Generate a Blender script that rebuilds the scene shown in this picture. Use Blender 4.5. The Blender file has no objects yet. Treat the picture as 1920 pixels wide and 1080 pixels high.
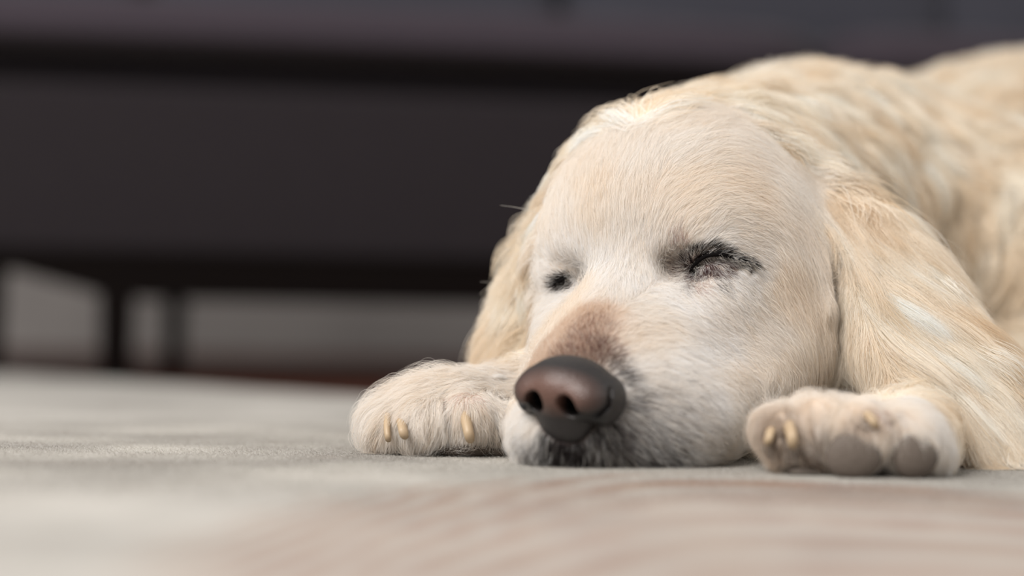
import bpy, math
import numpy as np
from mathutils import Vector, Matrix
from mathutils.bvhtree import BVHTree
from mathutils.kdtree import KDTree

CM = 0.01
S = bpy.context.scene
COL = S.collection
RNG = np.random.default_rng(7)

# ------------------------------------------------------------------ camera
FPX = 3700.0                      # focal length in pixels of a 1920 wide frame
CAM_H = 5.5                       # cm above the rug
PITCH = math.atan2(90.0, FPX)     # looks slightly up
ROLL = math.radians(1.0)
_f = np.array([0, math.cos(PITCH), math.sin(PITCH)])
_r0 = np.array([1.0, 0, 0]); _u0 = np.cross(_r0, _f)
CR = _r0 * math.cos(ROLL) + _u0 * math.sin(ROLL)
CU = _u0 * math.cos(ROLL) - _r0 * math.sin(ROLL)
CF = _f
CO = np.array([0, 0, CAM_H])


def ray(px, py):
    return CF * FPX + CR * (px - 960) - CU * (py - 540)


def W(px, py, Y):
    """point in cm at depth Y seen at a pixel of the photograph"""
    d = ray(px, py)
    return CO + d * (Y / d[1])


def proj(p):
    q = np.asarray(p, float) - CO
    z = q @ CF
    return 960 + FPX * (q @ CR) / z, 540 - FPX * (q @ CU) / z


cam_d = bpy.data.cameras.new('camera')
cam = bpy.data.objects.new('camera', cam_d)
COL.objects.link(cam)
cam_d.sensor_width = 36.0
cam_d.lens = 36.0 * FPX / 1920.0
cam_d.clip_start = 0.05
m = Matrix.Identity(4)
for i in range(3):
    m[i][0] = CR[i]; m[i][1] = CU[i]; m[i][2] = -CF[i]; m[i][3] = CO[i] * CM
cam.matrix_world = m
cam_d.dof.use_dof = True
cam_d.dof.focus_distance = 0.897
cam_d.dof.aperture_fstop = 67.0 / 23.0
cam_d.dof.aperture_blades = 0
S.camera = cam

# ------------------------------------------------------------------ light
S.view_settings.view_transform = 'Standard'
S.view_settings.look = 'None'
S.view_settings.gamma = 1.0
S.view_settings.use_curve_mapping = False
S.view_settings.exposure = 0.27
world = bpy.data.worlds.new('room_light')
S.world = world
world.use_nodes = True
world.node_tree.nodes['Background'].inputs[0].default_value = (1.0, 0.975, 0.955, 1)
world.node_tree.nodes['Background'].inputs[1].default_value = 0.44


def area_light(name, loc, target, size, power, color):
    d = bpy.data.lights.new(name, 'AREA')
    d.shape = 'RECTANGLE'; d.size, d.size_y = size
    d.energy = power; d.color = color
    o = bpy.data.objects.new(name, d); COL.objects.link(o)
    o.location = loc
    o.rotation_euler = (Vector(target) - Vector(loc)).to_track_quat('-Z', 'Y').to_euler()
    return o


area_light('window_light', (-1.3, -0.7, 2.0), (0.1, 0.95, 0.08), (1.9, 1.4), 106, (1.0, 0.97, 0.935))
area_light('side_area_light', (2.4, 0.0, 1.6), (0.15, 1.0, 0.1), (1.4, 1.2), 9, (1.0, 0.96, 0.9))  # weak warm area light from the right, aimed at the dog

S.cycles.use_denoising = True
S.cycles.max_bounces = 8
S.cycles.diffuse_bounces = 3
S.cycles.glossy_bounces = 3
S.cycles.transmission_bounces = 6
S.cycles.transparent_max_bounces = 6


# ------------------------------------------------------------------ helpers
def tag(o, label=None, cat=None, group=None, kind=None):
    if label: o['label'] = label
    if cat: o['category'] = cat
    if group: o['group'] = group
    if kind: o['kind'] = kind
    return o


def srgb(r, g, b):
    f = lambda c: (c / 12.92 if c <= 0.04045 else ((c + 0.055) / 1.055) ** 2.4)
    return tuple(f(c / 255.0) for c in (r, g, b))


def mesh_obj(name, verts_cm, faces, mat=None, parent=None, smooth=True, mats=None):
    me = bpy.data.meshes.new(name)
    me.from_pydata([tuple(float(c) for c in v) for v in (np.asarray(verts_cm) * CM)], [], [tuple(int(i) for i in f) for f in faces])
    if smooth:
        me.polygons.foreach_set('use_smooth', [True] * len(me.polygons))
    me.update()
    if mat: me.materials.append(mat)
    o = bpy.data.objects.new(name, me)
    COL.objects.link(o)
    if parent is not None:
        o.parent = parent
        o.matrix_parent_inverse = parent.matrix_world.inverted()
    return o


def material(name, base=(0.5, 0.5, 0.5), rough=0.6, **kw):
    mt = bpy.data.materials.new(name); mt.use_nodes = True
    b = mt.node_tree.nodes['Principled BSDF']
    b.inputs['Base Color'].default_value = (*base, 1)
    b.inputs['Roughness'].default_value = rough
    for k, v in kw.items():
        b.inputs[k].default_value = v
    return mt


def nodes_of(mt):
    nt = mt.node_tree
    return nt, nt.nodes, nt.links, nt.nodes['Principled BSDF']


# ------------------------------------------------------------------ SDF tools
class Grid:
    """signed distance sampled on a rectilinear grid with varying spacing"""
    def __init__(self, xs, ys, zs):
        self.ax = [np.asarray(a, np.float32) for a in (xs, ys, zs)]
        self.d = np.full([len(a) for a in self.ax], 1e3, np.float32)

    def box(self, lo, hi):
        sl = []
        for a, l, h in zip(self.ax, lo, hi):
            i0 = max(0, int(np.searchsorted(a, l)) - 1)
            i1 = min(len(a), int(np.searchsorted(a, h)) + 1)
            if i1 <= i0: return None
            sl.append(slice(i0, i1))
        return tuple(sl)

    def pts(self, sl):
        return np.meshgrid(self.ax[0][sl[0]], self.ax[1][sl[1]], self.ax[2][sl[2]], indexing='ij', sparse=True)

    def apply(self, fn, lo, hi, k, op='add'):
        m_ = 2.5 + k
        sl = self.box(np.asarray(lo) - m_, np.asarray(hi) + m_)
        if sl is None: return
        X, Y, Z = self.pts(sl)
        v = fn(X, Y, Z).astype(np.float32)
        a = self.d[sl]
        if op == 'add':
            h = np.maximum(k - np.abs(a - v), 0) / max(k, 1e-6)
            self.d[sl] = np.minimum(a, v) - h * h * k * 0.25
        else:
            v = -v
            h = np.maximum(k - np.abs(a - v), 0) / max(k, 1e-6)
            self.d[sl] = np.maximum(a, v) + h * h * k * 0.25

    def sample(self, P, grad=False):
        P = np.asarray(P, np.float32)
        idx, fr, cs = [], [], []
        for c in range(3):
            a = self.ax[c]
            x = np.clip(P[:, c], a[0], a[-1] - 1e-4)
            i = np.clip(np.searchsorted(a, x, side='right') - 1, 0, len(a) - 2)
            w = a[i + 1] - a[i]
            idx.append(i); fr.append((x - a[i]) / w); cs.append(w)
        i, j, k = idx; u, v, w = fr
        D = self.d
        c000 = D[i, j, k]; c100 = D[i + 1, j, k]; c010 = D[i, j + 1, k]; c110 = D[i + 1, j + 1, k]
        c001 = D[i, j, k + 1]; c101 = D[i + 1, j, k + 1]; c011 = D[i, j + 1, k + 1]; c111 = D[i + 1, j + 1, k + 1]
        x00 = c000 + (c100 - c000) * u; x10 = c010 + (c110 - c010) * u
        x01 = c001 + (c101 - c001) * u; x11 = c011 + (c111 - c011) * u
        y0 = x00 + (x10 - x00) * v; y1 = x01 + (x11 - x01) * v
        val = y0 + (y1 - y0) * w
        if not grad: return val
        gz = (y1 - y0) / cs[2]
        gy = ((x10 - x00) * (1 - w) + (x11 - x01) * w) / cs[1]
        gx = (((c100 - c000) * (1 - v) + (c110 - c010) * v) * (1 - w) + ((c101 - c001) * (1 - v) + (c111 - c011) * v) * w) / cs[0]
        g = np.stack([gx, gy, gz], 1)
        g /= np.maximum(np.linalg.norm(g, axis=1, keepdims=True), 1e-6)
        return val, g

    def surface(self):
        """naive surface nets"""
        D = self.d; inside = D < 0
        n = np.array(D.shape)
        corners = [(i, j, k) for i in (0, 1) for j in (0, 1) for k in (0, 1)]
        sub = lambda o: tuple(slice(o[c], n[c] - 1 + o[c]) for c in range(3))
        cnt = np.zeros(n - 1, np.int8)
        for o in corners: cnt += inside[sub(o)]
        act = (cnt > 0) & (cnt < 8)
        ids = np.full(n - 1, -1, np.int64)
        I, J, K = np.nonzero(act)
        ids[I, J, K] = np.arange(len(I))
        acc = np.zeros((len(I), 3)); num = np.zeros(len(I))
        base = np.stack([I, J, K], 1)
        for a in corners:
            for c in range(3):
                if a[c]: continue
                b = list(a); b[c] = 1
                da = D[I + a[0], J + a[1], K + a[2]]; db = D[I + b[0], J + b[1], K + b[2]]
                cr = (da < 0) != (db < 0)
                t = np.where(cr, da / np.where(cr, da - db, 1), 0)
                p = np.stack([np.full(len(I), a[0], float), np.full(len(I), a[1], float), np.full(len(I), a[2], float)], 1)
                p[:, c] += t
                acc += p * cr[:, None]; num += cr
        f = acc / num[:, None]
        V = np.zeros_like(f)
        for c in range(3):
            a = self.ax[c]; i = base[:, c]
            V[:, c] = a[i] + (a[i + 1] - a[i]) * f[:, c]
        F = []
        for c in range(3):
            o1, o2 = [(1, 2), (2, 0), (0, 1)][c]
            s0 = [slice(None)] * 3; s1 = [slice(None)] * 3
            s0[c] = slice(0, -1); s1[c] = slice(1, None)
            A = inside[tuple(s0)]; B = inside[tuple(s1)]
            E = np.argwhere(A != B)
            E = E[(E[:, o1] > 0) & (E[:, o2] > 0) & (E[:, o1] < n[o1] - 1) & (E[:, o2] < n[o2] - 1)]
            def cell(d1, d2):
                q = E.copy(); q[:, o1] += d1; q[:, o2] += d2
                return ids[q[:, 0], q[:, 1], q[:, 2]]
            quad = np.stack([cell(-1, -1), cell(0, -1), cell(0, 0), cell(-1, 0)], 1)
            flip = ~A[E[:, 0], E[:, 1], E[:, 2]]
            quad[flip] = quad[flip][:, ::-1]
            F.append(quad)
        return V, np.concatenate(F)


def rotm(axes):
    """rows are the local axes"""
    a = np.array([np.asarray(v, float) / np.linalg.norm(v) for v in axes])
    return a


def frame(fwd, up=(0, 0, 1)):
    f = np.asarray(fwd, float); f = f / np.linalg.norm(f)
    s = np.cross(up, f); s /= np.linalg.norm(s)
    u = np.cross(f, s)
    return np.array([f, s, u])


def ell(g, c, r, R=np.eye(3), k=1.0, op='add'):
    c = np.asarray(c, float); r = np.asarray(r, float)
    ext = np.sqrt(((R.T * r) ** 2).sum(1))
    def fn(X, Y, Z):
        x, y, z = X - c[0], Y - c[1], Z - c[2]
        q = [(R[i, 0] * x + R[i, 1] * y + R[i, 2] * z) / r[i] for i in range(3)]
        k0 = np.sqrt(q[0] ** 2 + q[1] ** 2 + q[2] ** 2)
        k1 = np.sqrt((q[0] / r[0]) ** 2 + (q[1] / r[1]) ** 2 + (q[2] / r[2]) ** 2)
        return k0 * (k0 - 1) / np.maximum(k1, 1e-6)
    g.apply(fn, c - ext, c + ext, k, op)


def cap(g, a, b, ra, rb, k=1.0, op='add', flat=None):
    """tapered capsule; flat=(axis, s) squashes distances along an axis by s"""
    a = np.asarray(a, float); b = np.asarray(b, float)
    ab = b - a; L = ab @ ab
    def fn(X, Y, Z):
        x, y, z = X - a[0], Y - a[1], Z - a[2]
        t = np.clip((x * ab[0] + y * ab[1] + z * ab[2]) / L, 0, 1)
        dx, dy, dz = x - t * ab[0], y - t * ab[1], z - t * ab[2]
        if flat is not None:
            n = np.asarray(flat[0], float); n = n / np.linalg.norm(n)
            q = (dx * n[0] + dy * n[1] + dz * n[2]) * (flat[1] - 1)
            dx, dy, dz = dx + q * n[0], dy + q * n[1], dz + q * n[2]
        return np.sqrt(dx * dx + dy * dy + dz * dz) - (ra + (rb - ra) * t)
    rr = max(ra, rb)
    g.apply(fn, np.minimum(a, b) - rr, np.maximum(a, b) + rr, k, op)


def axis_steps(segs):
    out = [segs[0][0]]
    for a, b, h in segs:
        n = max(1, int(round((b - a) / h)))
        out += list(a + (b - a) * (np.arange(1, n + 1) / n))
    return out


# ------------------------------------------------------------------ head frame
HO = np.array([5.75, 91.7, 8.85])                        # midway between the eyes
_hf = np.array([-0.405, -0.850, -0.345]); _hf /= np.linalg.norm(_hf)
_hl = np.array([0.90, -0.39, 0.13]); _hl -= _hf * (_hl @ _hf); _hl /= np.linalg.norm(_hl)
_hu = np.cross(_hf, _hl)
if _hu[2] < 0: _hu = -_hu
HR = np.array([_hf, _hl, _hu])                          # rows: forward, dog's left, up


def H(u, v, w):
    return HO + HR.T @ np.array([u, v, w], float)


def hell(g, c, r, k=1.0, op='add', yaw=0.0, pitch=0.0, roll=0.0):
    """ellipsoid in head space"""
    cy, sy, cp, sp = math.cos(yaw), math.sin(yaw), math.cos(pitch), math.sin(pitch)
    Ry = np.array([[cy, sy, 0], [-sy, cy, 0], [0, 0, 1]])
    Rp = np.array([[cp, 0, sp], [0, 1, 0], [-sp, 0, cp]])
    cr, sr = math.cos(roll), math.sin(roll)
    Rr = np.array([[1, 0, 0], [0, cr, sr], [0, -sr, cr]])
    ell(g, H(*c), r, (Rr @ Rp @ Ry) @ HR, k, op)


g = Grid(axis_steps([(-9, 22, .2), (22, 85, .7)]),
         axis_steps([(75, 103, .2), (103, 200, .7)]),
         axis_steps([(-1, 20, .2), (20, 33, .7)]))

# --- trunk, neck, legs (world cm)
ell(g, (42, 150, 13.5), (25, 17, 13.2), frame((1, .75, 0)), 4)                 # rib cage
ell(g, (63, 168, 12), (17, 15, 11.5), frame((1, .6, 0)), 4)                # hindquarters
ell(g, (62, 152, 7), (13, 9, 7), frame((1, .2, 0)), 2)                       # folded thigh
cap(g, (74, 176, 5), (80, 150, 2.5), 3, 1.6, 2)                              # tail
ell(g, (20.5, 125, 11.4), (12.5, 13, 10.2), frame((.8, 1, 0)), 3)               # shoulders
ell(g, (31, 122, 9), (11, 12, 9), frame((.4, 1, 0)), 3)                    # near shoulder
cap(g, H(-6, 0, .2), (17, 117, 12.4), 5.6, 8.8, 3)                              # neck
ell(g, (14, 110, 5.5), (8, 9, 5.3), np.eye(3), 3)                               # chest
cap(g, (32, 120, 5), (29, 108, 2.9), 4.2, 2.2, 2)                            # near upper arm
cap(g, (29, 108, 2.2), (22, 99, 1.9), 2.1, 1.6, 1.0)
cap(g, (22, 99, 1.7), (17.2, 87, 1.6), 1.5, 1.35, 1.0)                            # near forearm
cap(g, (9, 112, 4), (5, 97, 2.2), 3.6, 2.2, 2)                               # far forearm
# --- skull
hell(g, (-5.8, 0, .2), (6.4, 6.1, 4.9), 2)
hell(g, (-3.4, 0, .8), (4.2, 4.6, 3.5), 2)                                  # forehead
for s in (-1, 1):
    hell(g, (-1.7, s * 2.9, .8), (2.5, 2.0, 1.8), 1.5)                        # brows
    hell(g, (-4.6, s * 4.3, -2.8), (4.4, 2.9, 4.2), 2)                        # cheeks
    hell(g, (-4.6, s * 4.6, -6.2), (4.2, 2.6, 3.0), 2)                        # jowl
    hell(g, (.6, s * 3.6, -6.0), (4.8, 2.6, 2.6), 2)                          # mouth corner
    hell(g, (-.6, s * 3.6, -1.8), (2.6, 1.5, 1.5), 1.4)                       # cheekbones
    hell(g, (6.3, s * 1.75, -4.3), (3.1, 1.95, 2.6), 1.0, yaw=s * -.1)        # upper lips
    hell(g, (5.0, s * 2.3, -6.0), (3.4, 1.9, 1.6), 1.0, yaw=s * -.2)          # squashed flews
    hell(g, (2.4, s * 2.6, -3.9), (4.2, 2.1, 3.0), 1.5, yaw=s * -.25)
cap(g, H(-1, 0, -1.0), H(7.6, 0, -2.2), 2.3, 1.75, 1.5)                          # muzzle
hell(g, (3.4, 0, -5.2), (5.6, 2.9, 1.8), 1.5)                                 # lower jaw
hell(g, (-4.5, 0, -5.8), (5.5, 5.0, 3.2), 3)                                     # throat
ell(g, (2.75, 85.2, 1.3), (2.7, 2.9, 1.85), np.eye(3), .9)                         # chin and lips spread on the rug
ell(g, (6.2, 86.6, 1.8), (3.5, 3.3, 2.4), np.eye(3), 1.8)
# eye sockets and closed lids
for s in (-1, 1):
    hell(g, (1.25, s * 2.9, .15), (.9, 1.25, .75), .9, 'sub')
    hell(g, (-.25, s * 3.65, .05), (1.25, 1.35, 1.05), .35)                   # eyeball under lids
# --- ears (flaps)
def flap(c0, c1, wdt, thick, nrm, k=.6):
    c0 = np.asarray(c0, float); c1 = np.asarray(c1, float)
    f = c1 - c0; L = np.linalg.norm(f) / 2
    f /= 2 * L; n = np.asarray(nrm, float); n -= f * (n @ f); n /= np.linalg.norm(n)
    ell(g, (c0 + c1) / 2, (L, wdt, thick), np.array([f, np.cross(n, f), n]), k)
EN = (.25, -.95, .35)
flap(W(1530, 360, 96.5), W(1680, 640, 92.5), 2.2, .8, EN, 1.2)
flap(W(1590, 370, 96), W(1770, 790, 91), 3.0, .8, (.35, -.9, .3), 1.2)
flap(W(1640, 480, 94), W(1895, 885, 87.5), 3.2, .75, (.3, -.8, .6), 1.2)
flap(W(1050, 400, 99.5), W(918, 712, 98.0), 1.7, .6, (-.5, -.8, .1), 1.0)
ell(g, W(1577, 590, 91.8), (4.2, .5, 2.4), rotm([W(1592, 720, 92) - W(1556, 450, 92), (1, .1, .1), (0, 1, 0)]), .4, 'sub')   # gap between cheek and ear
# --- far paw (flat on the rug, in focus)
cap(g, (5, 97, 2.3), W(850, 770, 92), 2.2, 1.7, 1.2)
ell(g, W(838, 780, 91.6), (3.0, 2.0, 1.5), np.eye(3), 1.0)
for px, py, Y, r in ((728, 808, 90.6, .95), (796, 798, 89.6, 1.12), (874, 790, 89.5, 1.12), (934, 806, 90.3, .95)):
    p = W(px, py, Y)
    cap(g, p + [0.1, 1.6, .35], p, r * 1.05, r, .35)
for px, py in ((760, 800), (836, 800), (908, 800)):
    cap(g, W(px, py - 25, 88.7), W(px - 3, py + 30, 88.3), .2, .3, .25, 'sub')
ell(g, W(865, 852, 88.6), (1.9, 1.3, .72), np.eye(3), .2, 'sub')
# --- near paw (turned, pads to the camera)
ell(g, (16.9, 84.8, 1.75), (2.2, 2.2, 1.55), np.eye(3), 1.0)
ell(g, W(1510, 858, 82), (1.6, 1.4, .85), np.eye(3), .5)
ell(g, W(1738, 852, 82.6), (1.0, 1.8, 1.1), np.eye(3), .5)
for px, py, Y, r in ((1462, 815, 81.6, .95), (1535, 800, 81.6, 1.1), (1612, 820, 80.7, 1.35), (1706, 828, 81.0, 1.35)):
    p = W(px, py, Y)
    cap(g, p + [0.1, 2.2, .1], p, r * 1.05, r, .4)
for a, b, r0, r1 in (((1505, 770), (1510, 850), .15, .22), ((1562, 790), (1556, 870), .15, .25), ((1664, 790), (1658, 880), .12, .3)):
    cap(g, W(*a, 80.2), W(*b, 80.2), r0, r1, .2, 'sub')
cap(g, W(1605, 792, 79.5), W(1650, 806, 79.5), .12, .2, .15, 'sub')           # fold above the big pad
for a, b in ((1443, 818), (1482, 818), (1634, 788)):
    ell(g, W(a, b, 80.6 if a < 1600 else 79.4), (.42, .5, .42), np.eye(3), .2, 'sub')
ell(g, W(1510, 884, 80.6), (.9, .8, .28), np.eye(3), .1, 'sub')
for a, b in (((1690, 738, 86), (1765, 775, 85)), ((1765, 775, 85), (1795, 830, 84.5)), ((1795, 830, 84.5), (1800, 890, 84))):
    cap(g, W(*a), W(*b), .3, .3, .2, 'sub')                                     # paw stands clear of the ear
# flatten underneath: nothing goes below the rug
sl = (slice(None),) * 3
fl = 0.12 - g.ax[2][None, None, :]
g.d = np.maximum(g.d, fl)

V, F = g.surface()
LIDN = [(1292, 512), (1300, 498), (1322, 480), (1350, 477), (1380, 485), (1402, 493), (1418, 500)]
LIDF = [(1040, 533), (1050, 527), (1062, 524), (1071, 528)]
bvh = BVHTree.FromPolygons([tuple(v) for v in V], [tuple(int(i) for i in f) for f in F])


def hit(px, py):
    d = Vector(ray(px, py)).normalized()
    h = bvh.ray_cast(Vector(CO), d)
    return None if h[0] is None else np.array(h[0])


SLN = [hit(a, b + 5) for a, b in LIDN]; SLF = [hit(a, b + 4) for a, b in LIDF]
for path, rr in ((SLN, (.16, .24, .3, .3, .24, .18, .12)), (SLF, (.15, .26, .3, .2))):
    for i in range(len(path) - 1):
        cap(g, path[i] + CF * .05, path[i + 1] + CF * .05, rr[i], rr[i + 1], .12, 'sub')
V, F = g.surface()

skin_m = material('dog_skin', srgb(226, 205, 180), 0.8)
dog = mesh_obj('dog', V, F, skin_m)
tag(dog, 'cream golden retriever lying asleep on the beige rug, head down between its front paws', 'dog')
bvh = BVHTree.FromPolygons([tuple(v) for v in V], [tuple(int(i) for i in f) for f in F])

# ------------------------------------------------------------------ nose
NC = H(9.9, 0, -2.65) + np.array([-.5, -.75, -.1])
NC = CO + (NC - CO) * .9845
NG = Grid(np.arange(-3.2, 3.2, .055), np.arange(-3.2, 3.2, .055), np.arange(-3.2, 3.2, .055))
NR = frame(_hf + np.array([-.16, 0, .10]), _hu + np.array([.24, .08, 0]))          # forward, side, up of the nose
if NR[1] @ _hl < 0: NR[1] *= -1


def nell(c, r, k=.4, op='add', roll=0.0):
    cr, sr = math.cos(roll), math.sin(roll)
    ell(NG, c, r, np.array([[1, 0, 0], [0, cr, sr], [0, -sr, cr]]), k, op)


nell((-1.2, 0, .1), (1.5, 2.15, 1.45))
nell((-.35, 0, .35), (.95, 1.35, .95), .5)
nell((-.75, 0, -1.15), (.9, 1.2, 1.1), .5)
for s in (-1, 1):
    nell((-.45, s * 1.2, .1), (.95, .95, .85), .35)
    nell((-1.3, s * 1.75, -.2), (1.2, .6, 1.0), .35)
    nell((.35, s * .80, -.12), (1.4, .43, .52), .15, 'sub', roll=s * .5)
    cap(NG, (.6, s * .95, -.48), (.1, s * 1.65, -.66), .32, .25, .12, 'sub')
    cap(NG, (.1, s * 1.65, -.66), (-.55, s * 2.1, -.1), .24, .18, .12, 'sub')
    cap(NG, (-.55, s * 2.1, -.1), (-.8, s * 2.2, .5), .18, .1, .12, 'sub')
cap(NG, (.6, 0, -.55), (.12, 0, -2.3), .08, .15, .15, 'sub')
nv, nf = NG.surface()
nw = NC + nv @ NR
if np.linalg.det(NR) < 0: nf = nf[:, ::-1]

nose_m = material('nose_leather', (0.1, 0.06, 0.05), 0.44)
nt, N, L, B = nodes_of(nose_m)
att = N.new('ShaderNodeAttribute'); att.attribute_name = 'tint'
L.new(att.outputs['Color'], B.inputs['Base Color'])
vor = N.new('ShaderNodeTexVoronoi'); vor.inputs['Scale'].default_value = 900
tc = N.new('ShaderNodeTexCoord'); L.new(tc.outputs['Object'], vor.inputs['Vector'])
bmp = N.new('ShaderNodeBump'); bmp.inputs['Strength'].default_value = .6; bmp.inputs['Distance'].default_value = .0004
L.new(vor.outputs['Distance'], bmp.inputs['Height']); L.new(bmp.outputs['Normal'], B.inputs['Normal'])
B.inputs['Specular IOR Level'].default_value = .55
nose = mesh_obj('nose', nw, nf, nose_m, dog)
# pigment: pinkish brown worn front, darker rim and underside
pink = np.array(srgb(92, 66, 57)); dark = np.array(srgb(27, 23, 23))
d_ = np.sqrt(((nv[:, 0] - .3) / 1.5) ** 2 + (nv[:, 1] / 2.0) ** 2 + ((nv[:, 2] - .35) / .9) ** 2)
wgt = np.clip((1.25 - d_) / .7, 0, 1) ** 1.0
hole = np.full(len(nv), 9.0)
for s in (-1, 1):
    hole = np.minimum(hole, np.sqrt(((nv[:, 1] - s * .8) / .36) ** 2 + ((nv[:, 2] + .14) / .46) ** 2) + np.clip(nv[:, 0] - .35, -2, 0) * .5)
    tt = np.clip((np.abs(nv[:, 1]) - .85) / .9, 0, 1)
    hole = np.minimum(hole, np.sqrt((nv[:, 2] + .42 + .3 * tt) ** 2 + (nv[:, 0] - .45 + .8 * tt) ** 2) / .3 + (nv[:, 1] * s < .5) * 9)
wgt *= np.clip((hole - .75) / .5, 0, 1)
dark = dark[None] * np.clip((hole[:, None] - .5) / .5, .25, 1)
tint = np.concatenate([pink * wgt[:, None] + dark * (1 - wgt[:, None]), np.ones((len(nv), 1))], 1)
a = nose.data.color_attributes.new('tint', 'FLOAT_COLOR', 'POINT')
a.data.foreach_set('color', tint.astype(np.float32).ravel())

# ------------------------------------------------------------------ claws and pads
claw_m = material('claw_horn', srgb(172, 150, 122), 0.5)
pad_m = material('paw_pad_skin', srgb(92, 82, 74), 0.75)
nt, N, L, B = nodes_of(pad_m)
nz = N.new('ShaderNodeTexNoise'); nz.inputs['Scale'].default_value = 700
tc = N.new('ShaderNodeTexCoord'); L.new(tc.outputs['Object'], nz.inputs['Vector'])
bmp = N.new('ShaderNodeBump'); bmp.inputs['Strength'].default_value = .6; bmp.inputs['Distance'].default_value = .0006
L.new(nz.outputs['Fac'], bmp.inputs['Height']); L.new(bmp.outputs['Normal'], B.inputs['Normal'])


def claw(p0, p1, bend, r0, r1, cut=True):
    """blunt curved nail from root p0 to tip p1"""
    p0 = np.asarray(p0, float); p1 = np.asarray(p1, float); n = 9; seg = 16
    vs, fs = [], []
    ax = (p1 - p0) / np.linalg.norm(p1 - p0)
    s1 = np.cross(ax, (0, 1, .1)); s1 /= np.linalg.norm(s1); s2 = np.cross(ax, s1)
    for i in range(n):
        t = i / (n - 1)
        c = p0 + (p1 - p0) * t + np.asarray(bend, float) * (4 * t * (1 - t))
        r = r0 + (r1 - r0) * t
        if i == n - 1: r *= .95
        for q in range(seg):
            a_ = 2 * math.pi * q / seg
            vs.append(c + s1 * r * .8 * math.cos(a_) + s2 * r * 1.1 * math.sin(a_))
    for i in range(n - 1):
        for q in range(seg):
            fs.append((i * seg + q, i * seg + (q + 1) % seg, (i + 1) * seg + (q + 1) % seg, (i + 1) * seg + q))
    vs.append(p1 + ax * .02); c = len(vs) - 1
    for q in range(seg):
        fs.append(((n - 1) * seg + q, (n - 1) * seg + (q + 1) % seg, c))
    o = mesh_obj('claw', vs, fs, claw_m, dog)
    return o


def pad(c, r, nrm, up=(0, 0, 1)):
    """domed toe pad, slightly triangular"""
    c = np.asarray(c, float); f = frame(nrm, up)
    vs, fs = [], []; n, seg = 10, 28
    for i in range(n + 1):
        ph = math.pi * i / n
        for q in range(seg):
            th = 2 * math.pi * q / seg
            wob = 1 + .03 * math.cos(3 * th + .5)
            l = np.array([math.cos(ph) * r[0], math.sin(ph) ** .85 * math.cos(th) * r[1] * wob, math.sin(ph) ** .85 * math.sin(th) * r[2] * wob])
            q3 = c + l @ f; q3[2] = max(q3[2], .06)
            vs.append(q3)
    for i in range(n):
        for q in range(seg):
            fs.append((i * seg + q, i * seg + (q + 1) % seg, (i + 1) * seg + (q + 1) % seg, (i + 1) * seg + q))
    o = mesh_obj('paw_pad', vs, fs, pad_m, dog)
    return o


# far paw
claw(W(727, 780, 89.6), W(728, 824, 88.5), (-.03, -.2, 0), .21, .18)
claw(W(752, 790, 89.4), W(757, 815, 87.7), (0, -.05, .08), .28, .25)
claw(W(870, 770, 89.2), W(881, 822, 87.5), (0, -.25, .05), .35, .28)
pad(W(862, 840, 89.6), (.6, 1.5, .5), (0, -1, -.3))
pad(W(925, 842, 89.9), (.5, .7, .4), (0, -1, -.3))
pad(W(775, 846, 90.0), (.5, .6, .3), (0, -1, -.3))
# near paw
claw(W(1446, 805, 81.2), W(1440, 828, 80.3), (0, -.1, .05), .26, .2)
claw(W(1478, 800, 81.2), W(1487, 831, 79.9), (0, -.15, .08), .34, .28)
claw(W(1618, 776, 80.6), W(1641, 796, 79.2), (0, -.1, .1), .3, .22)
pad(W(1600, 856, 79.7), (.5, 1.15, .98), (-.05, -1, -.12))
pad(W(1716, 853, 80.0), (.5, .95, 1.0), (.1, -1, -.12))
pad(W(1512, 882, 81.2), (.5, .9, .3), (0, -1, -.2))

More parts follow.
